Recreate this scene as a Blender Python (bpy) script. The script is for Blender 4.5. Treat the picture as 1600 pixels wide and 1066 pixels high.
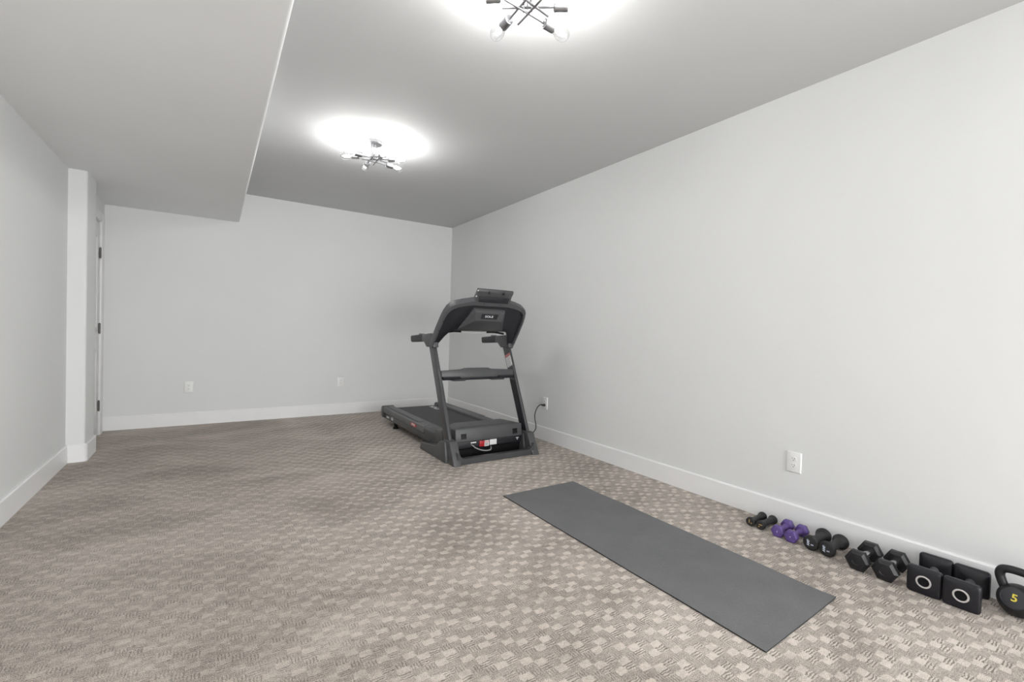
import bpy, bmesh, math, random
from mathutils import Vector, Matrix, Euler

# ------------------------------------------------------------------ clear
for o in list(bpy.data.objects):
    bpy.data.objects.remove(o, do_unlink=True)
SC = bpy.context.scene
COL = SC.collection
PI = math.pi
rnd = random.Random(7)

# ------------------------------------------------------------------ camera
F_PX = 712.2658
PITCH, ROLL, YAW = -0.0190, 0.0286, 0.5832
CAM_H = 1.10
r0 = Vector((math.cos(YAW), -math.sin(YAW), 0))
fw = Vector((math.sin(YAW) * math.cos(PITCH), math.cos(YAW) * math.cos(PITCH), math.sin(PITCH)))
u0 = r0.cross(fw)
rr = math.cos(ROLL) * r0 + math.sin(ROLL) * u0
uu = -math.sin(ROLL) * r0 + math.cos(ROLL) * u0
cam_data = bpy.data.cameras.new('camera')
cam_data.sensor_fit = 'HORIZONTAL'
cam_data.sensor_width = 36.0
cam_data.lens = F_PX * 36.0 / 1600.0
cam_data.clip_start = 0.02
cam = bpy.data.objects.new('camera', cam_data)
COL.objects.link(cam)
bk = -fw
cam.matrix_world = Matrix(((rr.x, uu.x, bk.x, 0), (rr.y, uu.y, bk.y, 0), (rr.z, uu.z, bk.z, CAM_H), (0, 0, 0, 1)))
SC.camera = cam

# ------------------------------------------------------------------ world, exposure
W = bpy.data.worlds.new('world')
SC.world = W
W.use_nodes = True
W.node_tree.nodes['Background'].inputs[0].default_value = (0.9, 0.95, 1.0, 1)
W.node_tree.nodes['Background'].inputs[1].default_value = 0.3
SC.view_settings.view_transform = 'Standard'
SC.view_settings.look = 'None'
SC.view_settings.gamma = 1.0
SC.view_settings.use_curve_mapping = False
SC.view_settings.exposure = 0.40
BULB_WATTS = 2.9
REAR_FILL_WATTS = 160.0
SIDE_FILL_WATTS = 85.0
# unseen area light added as fill in front of the wall behind the viewer
rear_fill = bpy.data.lights.new('rear_fill_light', 'AREA')
rear_fill.shape = 'RECTANGLE'
rear_fill.size, rear_fill.size_y = 3.1, 2.1
rear_fill.energy = REAR_FILL_WATTS
rear_fill.color = (0.97, 0.985, 1.0)
rear_fill_ob = bpy.data.objects.new('rear_fill_light', rear_fill)
COL.objects.link(rear_fill_ob)
rear_fill_ob.location = (1.25, -5.46, 1.16)
rear_fill_ob.rotation_euler = (math.pi / 2, 0, 0)
# second added fill light, on the right wall out of view
side_light = bpy.data.lights.new('side_fill_light', 'AREA')
side_light.shape = 'RECTANGLE'
side_light.size, side_light.size_y = 2.4, 1.4
side_light.energy = SIDE_FILL_WATTS
side_light.color = (0.97, 0.985, 1.0)
side_ob = bpy.data.objects.new('side_fill_light', side_light)
COL.objects.link(side_ob)
side_ob.location = (2.86, -1.9, 1.25)
side_ob.rotation_euler = (math.pi / 2, 0, math.pi / 2)

# ------------------------------------------------------------------ room numbers (metres)
XR, YB, ZC = 2.8775, 6.01, 2.578          # right wall, back wall, ceiling
XL, ZS = -0.9225, 2.2485                  # left wall, soffit underside
YN = -5.5                                 # wall behind the camera
PIER_Y0, PIER_Y1, PIER_X = 4.774, 5.085, -0.812
BB_H, BB_T = 0.1373, 0.0145
DOOR_Y0, DOOR_Y1, DOOR_H = 5.09, 5.795, 2.03
XD = -0.8965                              # face of the wall round the door


# ------------------------------------------------------------------ materials
def new_mat(name):
    m = bpy.data.materials.new(name)
    m.use_nodes = True
    nt = m.node_tree
    b = nt.nodes['Principled BSDF']
    return m, nt, b


def nd(nt, typ, **kw):
    n = nt.nodes.new(typ)
    for k, v in kw.items():
        setattr(n, k, v)
    return n


def math_n(nt, op, a, b=None, c=None, clamp=False):
    n = nt.nodes.new('ShaderNodeMath')
    n.operation = op
    n.use_clamp = clamp
    for i, v in enumerate((a, b, c)):
        if v is None:
            continue
        if isinstance(v, (int, float)):
            n.inputs[i].default_value = v
        else:
            nt.links.new(v, n.inputs[i])
    return n.outputs[0]


def surf(name, col, rough=0.5, var=0.06, vscale=6.0, bump=0.0, bscale=200.0, metal=0.0, spec=0.5, coat=0.0):
    """principled surface with slight procedural colour variation and fine bump"""
    m, nt, b = new_mat(name)
    tc = nd(nt, 'ShaderNodeTexCoord')
    no = nd(nt, 'ShaderNodeTexNoise')
    no.inputs['Scale'].default_value = vscale
    no.inputs['Detail'].default_value = 3
    nt.links.new(tc.outputs['Object'], no.inputs['Vector'])
    ra = nd(nt, 'ShaderNodeValToRGB')
    ra.color_ramp.elements[0].position = 0.3
    ra.color_ramp.elements[1].position = 0.7
    ra.color_ramp.elements[0].color = tuple(c * (1 - var) for c in col) + (1,)
    ra.color_ramp.elements[1].color = tuple(min(1, c * (1 + var)) for c in col) + (1,)
    nt.links.new(no.outputs['Fac'], ra.inputs['Fac'])
    nt.links.new(ra.outputs['Color'], b.inputs['Base Color'])
    b.inputs['Roughness'].default_value = rough
    b.inputs['Metallic'].default_value = metal
    b.inputs['Specular IOR Level'].default_value = spec
    b.inputs['Coat Weight'].default_value = coat
    if bump > 0:
        n2 = nd(nt, 'ShaderNodeTexNoise')
        n2.inputs['Scale'].default_value = bscale
        n2.inputs['Detail'].default_value = 4
        nt.links.new(tc.outputs['Object'], n2.inputs['Vector'])
        bp = nd(nt, 'ShaderNodeBump')
        bp.inputs['Strength'].default_value = bump
        bp.inputs['Distance'].default_value = 0.002
        nt.links.new(n2.outputs['Fac'], bp.inputs['Height'])
        nt.links.new(bp.outputs['Normal'], b.inputs['Normal'])
    return m


def emit(name, col, strength):
    m, nt, b = new_mat(name)
    b.inputs['Base Color'].default_value = (1, 1, 1, 1)
    b.inputs['Emission Color'].default_value = col + (1,)
    b.inputs['Emission Strength'].default_value = strength
    return m


def carpet_mat():
    m, nt, b = new_mat('patterned_carpet')
    L = nt.links.new
    geo = nd(nt, 'ShaderNodeNewGeometry')
    sep = nd(nt, 'ShaderNodeSeparateXYZ')
    # slight wander of the tufts
    wn = nd(nt, 'ShaderNodeTexNoise')
    wn.inputs['Scale'].default_value = 85
    wn.inputs['Detail'].default_value = 2
    L(geo.outputs['Position'], wn.inputs['Vector'])
    vs = nd(nt, 'ShaderNodeVectorMath', operation='SUBTRACT')
    L(wn.outputs['Color'], vs.inputs[0])
    vs.inputs[1].default_value = (0.5, 0.5, 0.5)
    vm = nd(nt, 'ShaderNodeVectorMath', operation='SCALE')
    L(vs.outputs[0], vm.inputs[0])
    vm.inputs['Scale'].default_value = 0.013
    va = nd(nt, 'ShaderNodeVectorMath', operation='ADD')
    L(geo.outputs['Position'], va.inputs[0])
    L(vm.outputs[0], va.inputs[1])
    L(va.outputs[0], sep.inputs[0])
    X, Y = sep.outputs[0], sep.outputs[1]
    PX_, PY_ = 0.0405, 0.0283
    gx = math_n(nt, 'MULTIPLY_ADD', X, 1 / PX_, -1.2195 / PX_ + 0.5)
    gy = math_n(nt, 'MULTIPLY_ADD', Y, 1 / PY_, -1.5539 / PY_ + 0.5)
    ci, cj = math_n(nt, 'FLOOR', gx), math_n(nt, 'FLOOR', gy)
    fx, fy = math_n(nt, 'SUBTRACT', gx, ci), math_n(nt, 'SUBTRACT', gy, cj)
    im, jm = math_n(nt, 'FLOORED_MODULO', ci, 4.0), math_n(nt, 'FLOORED_MODULO', cj, 4.0)
    idx = math_n(nt, 'MULTIPLY_ADD', jm, 4.0, im)
    idx = math_n(nt, 'MULTIPLY_ADD', idx, 1 / 16, 0.5 / 16)
    ramp = nd(nt, 'ShaderNodeValToRGB')
    cr = ramp.color_ramp
    cr.interpolation = 'CONSTANT'
    # P plush block, X ribs along x, Y ribs along y, D flat dull loops (row by row)
    table = 'PDDD' + 'DYPX' + 'YXDP' + 'DPXY'
    cc = {'P': (1, 0, 0, 1), 'X': (0, 1, 0, 1), 'Y': (0, 0, 1, 1), 'D': (0, 0, 0, 1)}
    for k, t in enumerate(table):
        if k == 0:
            e = cr.elements[0]
            e.position = 0
        elif k == 1:
            e = cr.elements[1]
            e.position = 1 / 16
        else:
            e = cr.elements.new(k / 16)
        e.color = cc[t]
    L(idx, ramp.inputs['Fac'])
    msep = nd(nt, 'ShaderNodeSeparateColor')
    L(ramp.outputs['Color'], msep.inputs[0])
    mP, mX, mY = msep.outputs[0], msep.outputs[1], msep.outputs[2]

    def rib(f, n):
        s = math_n(nt, 'SINE', math_n(nt, 'MULTIPLY', f, 2 * PI * n))
        return math_n(nt, 'MULTIPLY_ADD', s, 0.5, 0.5)
    
    def furrows(f, n, p):
        # mostly full height with narrow valleys between the ribs
        q = math_n(nt, 'SUBTRACT', 1.0, rib(f, n))
        return math_n(nt, 'SUBTRACT', 1.0, math_n(nt, 'POWER', q, p))
    rx, ry = furrows(fy, 3.0, 2.2), furrows(fx, 4.0, 2.0)
    loops = math_n(nt, 'MULTIPLY', rib(fx, 5.0), rib(fy, 3.0))
    # fibre speckle
    n1 = nd(nt, 'ShaderNodeTexNoise')
    n1.inputs['Scale'].default_value = 380
    n1.inputs['Detail'].default_value = 3
    n1.inputs['Roughness'].default_value = 0.85
    L(geo.outputs['Position'], n1.inputs['Vector'])
    sp = n1.outputs['Fac']
    # height / tone of each block
    hX = math_n(nt, 'MULTIPLY', mX, math_n(nt, 'MULTIPLY_ADD', rx, 0.66, -0.01))
    hY = math_n(nt, 'MULTIPLY', mY, math_n(nt, 'MULTIPLY_ADD', ry, 0.36, 0.10))
    hP = math_n(nt, 'MULTIPLY', mP, 0.76)
    mD = math_n(nt, 'SUBTRACT', 1.0, math_n(nt, 'ADD', math_n(nt, 'ADD', mP, mX), mY))
    hD = math_n(nt, 'MULTIPLY', mD, math_n(nt, 'MULTIPLY_ADD', loops, 0.22, 0.29))
    h = math_n(nt, 'ADD', math_n(nt, 'ADD', hX, hY), math_n(nt, 'ADD', hP, hD))
    # contrast of the pattern set softer to the left, where the view angle weakens it
    n2 = nd(nt, 'ShaderNodeTexNoise')
    n2.inputs['Scale'].default_value = 2.2
    n2.inputs['Detail'].default_value = 4
    L(geo.outputs['Position'], n2.inputs['Vector'])
    lay = math_n(nt, 'MULTIPLY_ADD', n2.outputs['Fac'], 1.6, -0.8)
    lay = math_n(nt, 'ADD', X, lay)
    mr = nd(nt, 'ShaderNodeMapRange')
    mr.interpolation_type = 'SMOOTHSTEP'
    mr.inputs['From Min'].default_value = 0.0
    mr.inputs['From Max'].default_value = 1.3
    mr.inputs['To Min'].default_value = 0.22
    mr.inputs['To Max'].default_value = 1.0
    L(lay, mr.inputs['Value'])
    # softened areas keep the dark furrows between ribs but lose the pale block faces
    n5 = nd(nt, 'ShaderNodeTexNoise')          # brushed-over spots
    n5.inputs['Scale'].default_value = 9.0
    n5.inputs['Detail'].default_value = 4
    n5.inputs['Roughness'].default_value = 0.7
    L(geo.outputs['Position'], n5.inputs['Vector'])
    brush = math_n(nt, 'MULTIPLY_ADD', n5.outputs['Fac'], 3.0, -0.70, clamp=True)
    brush = math_n(nt, 'MULTIPLY_ADD', brush, 0.75, 0.25)
    hm = math_n(nt, 'MULTIPLY', math_n(nt, 'SUBTRACT', h, 0.42), brush)
    hi = math_n(nt, 'MULTIPLY', math_n(nt, 'MAXIMUM', hm, 0.0), mr.outputs[0])
    lo_t = math_n(nt, 'MULTIPLY', math_n(nt, 'MINIMUM', hm, 0.0), math_n(nt, 'MULTIPLY_ADD', mr.outputs[0], 0.1, 1.25))
    tone = math_n(nt, 'ADD', math_n(nt, 'ADD', hi, lo_t), 0.47)
    tone = math_n(nt, 'ADD', tone, math_n(nt, 'MULTIPLY_ADD', sp, 4.4, -2.2))
    # vacuum tracks and foot marks
    mp = nd(nt, 'ShaderNodeMapping')
    mp.inputs['Scale'].default_value = (1.0, 1.5, 1)
    mp.inputs['Rotation'].default_value = (0, 0, 0.35)
    L(geo.outputs['Position'], mp.inputs['Vector'])
    n3 = nd(nt, 'ShaderNodeTexNoise')
    n3.inputs['Scale'].default_value = 1.6
    n3.inputs['Detail'].default_value = 5
    n3.inputs['Roughness'].default_value = 0.62
    n3.inputs['Distortion'].default_value = 0.6
    L(mp.outputs[0], n3.inputs['Vector'])
    tone = math_n(nt, 'ADD', tone, math_n(nt, 'MULTIPLY_ADD', n3.outputs['Fac'], 1.05, -0.505))
    n6 = nd(nt, 'ShaderNodeTexNoise')          # tufts lying this way and that
    n6.inputs['Scale'].default_value = 38
    n6.inputs['Detail'].default_value = 4
    n6.inputs['Roughness'].default_value = 0.75
    n6.inputs['Distortion'].default_value = 0.8
    L(mp.outputs[0], n6.inputs['Vector'])
    tone = math_n(nt, 'ADD', tone, math_n(nt, 'MULTIPLY_ADD', n6.outputs['Fac'], 0.9, -0.45), clamp=True)
    cramp = nd(nt, 'ShaderNodeValToRGB')
    ce = cramp.color_ramp.elements
    ce[0].position, ce[0].color = 0.0, (0.165, 0.138, 0.115, 1)
    ce[1].position, ce[1].color = 1.0, (0.800, 0.715, 0.640, 1)
    e = cramp.color_ramp.elements.new(0.45)
    e.color = (0.430, 0.373, 0.322, 1)
    L(tone, cramp.inputs['Fac'])
    L(cramp.outputs['Color'], b.inputs['Base Color'])
    b.inputs['Roughness'].default_value = 0.95
    b.inputs['Specular IOR Level'].default_value = 0.1
    b.inputs['Sheen Weight'].default_value = 0.15
    bp = nd(nt, 'ShaderNodeBump')
    bp.inputs['Strength'].default_value = 0.85
    bp.inputs['Distance'].default_value = 0.004
    L(math_n(nt, 'ADD', h, math_n(nt, 'MULTIPLY', sp, 0.6)), bp.inputs['Height'])
    L(bp.outputs['Normal'], b.inputs['Normal'])
    return m


def wall_mat(name, col, rough=0.75):
    m, nt, b = new_mat(name)
    L = nt.links.new
    geo = nd(nt, 'ShaderNodeNewGeometry')
    n = nd(nt, 'ShaderNodeTexNoise')
    n.inputs['Scale'].default_value = 1.3
    n.inputs['Detail'].default_value = 4
    L(geo.outputs['Position'], n.inputs['Vector'])
    ra = nd(nt, 'ShaderNodeValToRGB')
    ra.color_ramp.elements[0].position = 0.25
    ra.color_ramp.elements[1].position = 0.75
    ra.color_ramp.elements[0].color = tuple(c * 0.985 for c in col) + (1,)
    ra.color_ramp.elements[1].color = tuple(c * 1.015 for c in col) + (1,)
    L(n.outputs['Fac'], ra.inputs['Fac'])
    L(ra.outputs['Color'], b.inputs['Base Color'])
    b.inputs['Roughness'].default_value = rough
    b.inputs['Specular IOR Level'].default_value = 0.25
    n2 = nd(nt, 'ShaderNodeTexNoise')      # hand-trowelled drywall
    n2.inputs['Scale'].default_value = 7
    n2.inputs['Detail'].default_value = 6
    n2.inputs['Roughness'].default_value = 0.55
    L(geo.outputs['Position'], n2.inputs['Vector'])
    bp = nd(nt, 'ShaderNodeBump')
    bp.inputs['Strength'].default_value = 0.10
    bp.inputs['Distance'].default_value = 0.012
    L(n2.outputs['Fac'], bp.inputs['Height'])
    L(bp.outputs['Normal'], b.inputs['Normal'])
    return m


def mat_mat():
    m, nt, b = new_mat('yoga_mat_foam')
    L = nt.links.new
    tc = nd(nt, 'ShaderNodeTexCoord')
    n = nd(nt, 'ShaderNodeTexNoise')
    n.inputs['Scale'].default_value = 260
    n.inputs['Detail'].default_value = 3
    L(tc.outputs['Object'], n.inputs['Vector'])
    n2 = nd(nt, 'ShaderNodeTexNoise')
    n2.inputs['Scale'].default_value = 5
    n2.inputs['Detail'].default_value = 4
    L(tc.outputs['Object'], n2.inputs['Vector'])
    s = math_n(nt, 'ADD', math_n(nt, 'MULTIPLY', n.outputs['Fac'], 0.6), math_n(nt, 'MULTIPLY', n2.outputs['Fac'], 0.4))
    ra = nd(nt, 'ShaderNodeValToRGB')
    ra.color_ramp.elements[0].position = 0.25
    ra.color_ramp.elements[1].position = 0.75
    ra.color_ramp.elements[0].color = (0.118, 0.119, 0.121, 1)
    ra.color_ramp.elements[1].color = (0.195, 0.196, 0.198, 1)
    L(s, ra.inputs['Fac'])
    L(ra.outputs['Color'], b.inputs['Base Color'])
    b.inputs['Roughness'].default_value = 0.75
    b.inputs['Specular IOR Level'].default_value = 0.3
    v = nd(nt, 'ShaderNodeTexVoronoi')
    v.inputs['Scale'].default_value = 230
    L(tc.outputs['Object'], v.inputs['Vector'])
    bp = nd(nt, 'ShaderNodeBump')
    bp.inputs['Strength'].default_value = 0.35
    bp.inputs['Distance'].default_value = 0.002
    L(v.outputs['Distance'], bp.inputs['Height'])
    L(bp.outputs['Normal'], b.inputs['Normal'])
    return m


def bulb_glass():
    m, nt, b = new_mat('clear_bulb_glass')
    L = nt.links.new
    out = nt.nodes['Material Output']
    tr = nd(nt, 'ShaderNodeBsdfTransparent')
    tr.inputs[0].default_value = (0.96, 0.96, 0.96, 1)
    gl = nd(nt, 'ShaderNodeBsdfGlossy')
    gl.inputs['Roughness'].default_value = 0.05
    lw = nd(nt, 'ShaderNodeLayerWeight')
    lw.inputs['Blend'].default_value = 0.25
    mx = nd(nt, 'ShaderNodeMixShader')
    L(lw.outputs['Facing'], mx.inputs[0])
    L(tr.outputs[0], mx.inputs[1])
    L(gl.outputs[0], mx.inputs[2])
    L(mx.outputs[0], out.inputs['Surface'])
    return m


M = {
    'carpet': carpet_mat(),
    'wall': wall_mat('grey_wall_paint', (0.782, 0.790, 0.787)),
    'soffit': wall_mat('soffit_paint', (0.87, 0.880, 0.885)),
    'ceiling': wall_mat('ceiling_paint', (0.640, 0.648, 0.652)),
    'trim': surf('white_trim_paint', (0.88, 0.88, 0.88), 0.4, 0.01),
    'door': surf('white_door_paint', (0.84, 0.84, 0.835), 0.4, 0.01),
    'plate': surf('white_plastic', (0.86, 0.86, 0.85), 0.35, 0.01),
    'slot': surf('dark_slot', (0.06, 0.06, 0.06), 0.6),
    'hinge': surf('satin_nickel_hinge', (0.13, 0.125, 0.12), 0.45, 0.1, metal=0.8),
    'nickel': surf('brushed_nickel', (0.33, 0.33, 0.34), 0.34, 0.08, 40, metal=0.9),
    'glass': bulb_glass(),
    'filament': emit('lit_filament', (1.0, 0.97, 0.93), 60.0),
    'char': surf('charcoal_plastic', (0.074, 0.075, 0.078), 0.38, 0.06, 12, 0.15, 500),
    'char2': surf('charcoal_coated_steel', (0.062, 0.063, 0.067), 0.28, 0.06, 20, 0.1, 700),
    'rim': surf('grey_console_plastic', (0.088, 0.089, 0.094), 0.36, 0.05, 12, 0.1, 500),
    'grip': surf('grip_foam', (0.042, 0.043, 0.046), 0.55, 0.06, 30, 0.2, 500),
    'dark': surf('blue_black_plastic', (0.012, 0.012, 0.017), 0.5, 0.1, 10),
    'black': surf('black_plastic', (0.005, 0.005, 0.006), 0.7, 0.1, 10, spec=0.2),
    'belt': surf('running_belt_rubber', (0.070, 0.070, 0.075), 0.7, 0.1, 90, 0.3, 600),
    'railtop': surf('ribbed_rail_plastic', (0.150, 0.151, 0.155), 0.5, 0.06, 30, 0.25, 600),
    'silver': surf('silver_plastic', (0.62, 0.62, 0.62), 0.35, 0.03),
    'white': surf('white_print', (0.85, 0.85, 0.85), 0.5, 0.01),
    'sticker': surf('white_sticker', (0.78, 0.78, 0.77), 0.5, 0.03, 60),
    'red': surf('red_print', (0.45, 0.018, 0.025), 0.4, 0.1),
    'pink': surf('red_warning_strip', (0.62, 0.22, 0.22), 0.5, 0.1),
    'greyprint': surf('grey_print', (0.40, 0.40, 0.40), 0.5, 0.05),
    'mat': mat_mat(),
    'matedge': surf('mat_dark_edge', (0.018, 0.018, 0.019), 0.8, 0.1, 40),
    'neo': surf('black_neoprene', (0.015, 0.015, 0.016), 0.55, 0.15, 60, 0.25, 500),
    'neodark': surf('black_neoprene_end', (0.011, 0.011, 0.015), 0.5, 0.1, 60),
    'purple': surf('purple_vinyl', (0.105, 0.062, 0.240), 0.38, 0.08, 30),
    'purplelight': surf('pale_purple_print', (0.42, 0.36, 0.60), 0.5, 0.02),
    'hexrub': surf('black_hex_rubber', (0.008, 0.008, 0.010), 0.42, 0.15, 50, 0.2, 400),
    'sqrub': surf('black_square_rubber', (0.006, 0.006, 0.010), 0.40, 0.12, 30, 0.1, 300),
    'chrome': surf('chrome', (0.88, 0.88, 0.89), 0.22, 0.02, metal=1.0),
    'ring': surf('brushed_steel_ring', (0.80, 0.80, 0.81), 0.25, 0.03, metal=0.75),
    'iron': surf('black_kettlebell_vinyl', (0.011, 0.011, 0.013), 0.45, 0.1, 40, 0.15, 300),
    'face': surf('dark_grey_disc', (0.026, 0.026, 0.033), 0.4, 0.08, 40),
    'gold': surf('gold_print', (0.62, 0.40, 0.14), 0.45, 0.05),
    'yellow': surf('yellow_print', (0.72, 0.60, 0.07), 0.45, 0.03),
    'bluewhite': surf('pale_blue_print', (0.62, 0.68, 0.80), 0.5, 0.02),
    'cord': surf('black_cord', (0.012, 0.012, 0.012), 0.5, 0.1),
    'greycord': surf('grey_cord', (0.30, 0.30, 0.30), 0.5, 0.05),
}


# ------------------------------------------------------------------ mesh helpers
def merge(dst, src):
    me = bpy.data.meshes.new('tmp')
    src.to_mesh(me)
    src.free()
    dst.from_mesh(me)
    bpy.data.meshes.remove(me)
    return dst


def box(lo, hi, bev=0.0, seg=2):
    bm = bmesh.new()
    vs = [bm.verts.new((x, y, z)) for x in (lo[0], hi[0]) for y in (lo[1], hi[1]) for z in (lo[2], hi[2])]
    for f in ((0, 1, 3, 2), (4, 6, 7, 5), (0, 4, 5, 1), (2, 3, 7, 6), (0, 2, 6, 4), (1, 5, 7, 3)):
        bm.faces.new([vs[i] for i in f])
    bmesh.ops.recalc_face_normals(bm, faces=bm.faces)
    if bev > 0:
        bmesh.ops.bevel(bm, geom=list(bm.edges), offset=bev, segments=seg, affect='EDGES', profile=0.5)
    return bm


def prism(pts, axis, a, b, bev=0.0, seg=2):
    """extrude a 2-D outline along an axis; pts are the two other coordinates in xyz order"""
    bm = bmesh.new()

    def v(p, t):
        return {'x': (t, p[0], p[1]), 'y': (p[0], t, p[1]), 'z': (p[0], p[1], t)}[axis]
    A = [bm.verts.new(v(p, a)) for p in pts]
    B = [bm.verts.new(v(p, b)) for p in pts]
    n = len(pts)
    bm.faces.new(A)
    bm.faces.new(B[::-1])
    for i in range(n):
        bm.faces.new((A[i], B[i], B[(i + 1) % n], A[(i + 1) % n]))
    bmesh.ops.recalc_face_normals(bm, faces=bm.faces)
    if bev > 0:
        bmesh.ops.bevel(bm, geom=list(bm.edges), offset=bev, segments=seg, affect='EDGES', profile=0.5, clamp_overlap=True)
    return bm


def hexa(p):
    """solid from 8 corners: bottom four (ccw) then top four"""
    bm = bmesh.new()
    vs = [bm.verts.new(q) for q in p]
    for f in ((0, 3, 2, 1), (4, 5, 6, 7), (0, 1, 5, 4), (1, 2, 6, 5), (2, 3, 7, 6), (3, 0, 4, 7)):
        bm.faces.new([vs[i] for i in f])
    bmesh.ops.recalc_face_normals(bm, faces=bm.faces)
    return bm


def bevel_all(bm, off, seg=2):
    bmesh.ops.bevel(bm, geom=list(bm.edges), offset=off, segments=seg, affect='EDGES', profile=0.5, clamp_overlap=True)
    return bm


def smooth_path(pts, n=8):
    P = [Vector(p) for p in pts]
    out = []
    for i in range(len(P) - 1):
        p0, p1, p2, p3 = P[max(i - 1, 0)], P[i], P[i + 1], P[min(i + 2, len(P) - 1)]
        for k in range(n):
            t = k / n
            out.append(0.5 * ((2 * p1) + (p2 - p0) * t + (2 * p0 - 5 * p1 + 4 * p2 - p3) * t * t + (3 * p1 - p0 - 3 * p2 + p3) * t ** 3))
    out.append(P[-1])
    return out


def tube(pts, r, seg=12, closed=False):
    bm = bmesh.new()
    P = [Vector(p) for p in pts]
    n = len(P)
    rings = []
    up = None
    for i in range(n):
        if closed:
            t = (P[(i + 1) % n] - P[i - 1]).normalized()
        else:
            t = (P[min(i + 1, n - 1)] - P[max(i - 1, 0)]).normalized()
        if up is None:
            up = t.orthogonal().normalized()
        up = (up - t * up.dot(t)).normalized()
        s = t.cross(up)
        rad = r[i] if isinstance(r, (list, tuple)) else r
        rings.append([bm.verts.new(P[i] + (up * math.cos(2 * PI * k / seg) + s * math.sin(2 * PI * k / seg)) * rad) for k in range(seg)])
    m = n if closed else n - 1
    for i in range(m):
        a, b = rings[i], rings[(i + 1) % n]
        for k in range(seg):
            bm.faces.new((a[k], a[(k + 1) % seg], b[(k + 1) % seg], b[k]))
    if not closed:
        bm.faces.new(rings[0][::-1])
        bm.faces.new(rings[-1])
    bmesh.ops.recalc_face_normals(bm, faces=bm.faces)
    return bm


def lathe_x(prof, seg=32, phase=0.0, cy=0.0, cz=0.0, flat=1.0):
    """revolve (x, r) about the x axis through (cy, cz)"""
    bm = bmesh.new()
    rings = []
    for x, r in prof:
        if r < 1e-6:
            rings.append([bm.verts.new((x, cy, cz))])
        else:
            rings.append([bm.verts.new((x, cy + r * math.cos(phase + 2 * PI * k / seg), cz + flat * r * math.sin(phase + 2 * PI * k / seg))) for k in range(seg)])
    for a, b in zip(rings, rings[1:]):
        for k in range(seg):
            if len(a) == 1 and len(b) == 1:
                continue
            if len(a) == 1:
                bm.faces.new((a[0], b[k], b[(k + 1) % seg]))
            elif len(b) == 1:
                bm.faces.new((a[k], b[0], a[(k + 1) % seg]))
            else:
                bm.faces.new((a[k], b[k], b[(k + 1) % seg], a[(k + 1) % seg]))
    if len(rings[0]) > 1:
        bm.faces.new(rings[0])
    if len(rings[-1]) > 1:
        bm.faces.new(rings[-1][::-1])
    bmesh.ops.recalc_face_normals(bm, faces=bm.faces)
    return bm


def xform(bm, mat):
    bmesh.ops.transform(bm, matrix=mat, verts=bm.verts)
    return bm


def frame(origin, ex, ey):
    """matrix taking local x,y,z to world axes ex, ey, ex x ey at origin"""
    ex = Vector(ex).normalized()
    ey = Vector(ey)
    ey = (ey - ex * ey.dot(ex)).normalized()
    ez = ex.cross(ey)
    o = Vector(origin)
    return Matrix(((ex.x, ey.x, ez.x, o.x), (ex.y, ey.y, ez.y, o.y), (ex.z, ey.z, ez.z, o.z), (0, 0, 0, 1)))


def text_bm(body, size, mat, depth=0.0006, bold=0.0, sx=1.0):
    cu = bpy.data.curves.new('lettering', 'FONT')
    cu.body = body
    cu.size = size
    cu.extrude = depth
    cu.offset = bold
    cu.align_x = 'CENTER'
    cu.align_y = 'CENTER'
    cu.resolution_u = 4
    ob = bpy.data.objects.new('lettering', cu)
    COL.objects.link(ob)
    dg = bpy.context.evaluated_depsgraph_get()
    me = bpy.data.meshes.new_from_object(ob.evaluated_get(dg))
    bm = bmesh.new()
    bm.from_mesh(me)
    bpy.data.objects.remove(ob, do_unlink=True)
    bpy.data.meshes.remove(me)
    bpy.data.curves.remove(cu)
    xform(bm, Matrix.Diagonal((sx, 1, 1, 1)))
    return xform(bm, mat)


def obj(name, bm, mat, parent=None, sharp=35):
    me = bpy.data.meshes.new(name)
    bm.normal_update()
    bm.to_mesh(me)
    bm.free()
    for p in me.polygons:
        p.use_smooth = True
    me.set_sharp_from_angle(angle=math.radians(sharp))
    me.materials.append(M[mat] if isinstance(mat, str) else mat)
    o = bpy.data.objects.new(name, me)
    COL.objects.link(o)
    if parent is not None:
        o.parent = parent
    return o


def struct(name, bm, mat, label=None, cat=None):
    o = obj(name, bm, mat)
    o['kind'] = 'structure'
    if label:
        o['label'] = label
    if cat:
        o['category'] = cat
    return o


def tag(o, label, cat, group=None):
    o['label'] = label
    o['category'] = cat
    if group:
        o['group'] = group
    return o


def thing(name, label, cat, loc=(0, 0, 0), rotz=0.0, group=None):
    o = bpy.data.objects.new(name, None)
    o.empty_display_size = 0.05
    COL.objects.link(o)
    o.location = loc
    o.rotation_euler = (0, 0, rotz)
    return tag(o, label, cat, group)


def dup(root, loc, rotz, label=None):
    r = root.copy()
    COL.objects.link(r)
    r.location = loc
    r.rotation_euler = (0, 0, rotz)
    if label:
        r['label'] = label
    for ch in list(root.children):
        c = ch.copy()
        COL.objects.link(c)
        c.parent = r
        for g in list(ch.children):
            d = g.copy()
            COL.objects.link(d)
            d.parent = c
    return r


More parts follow.
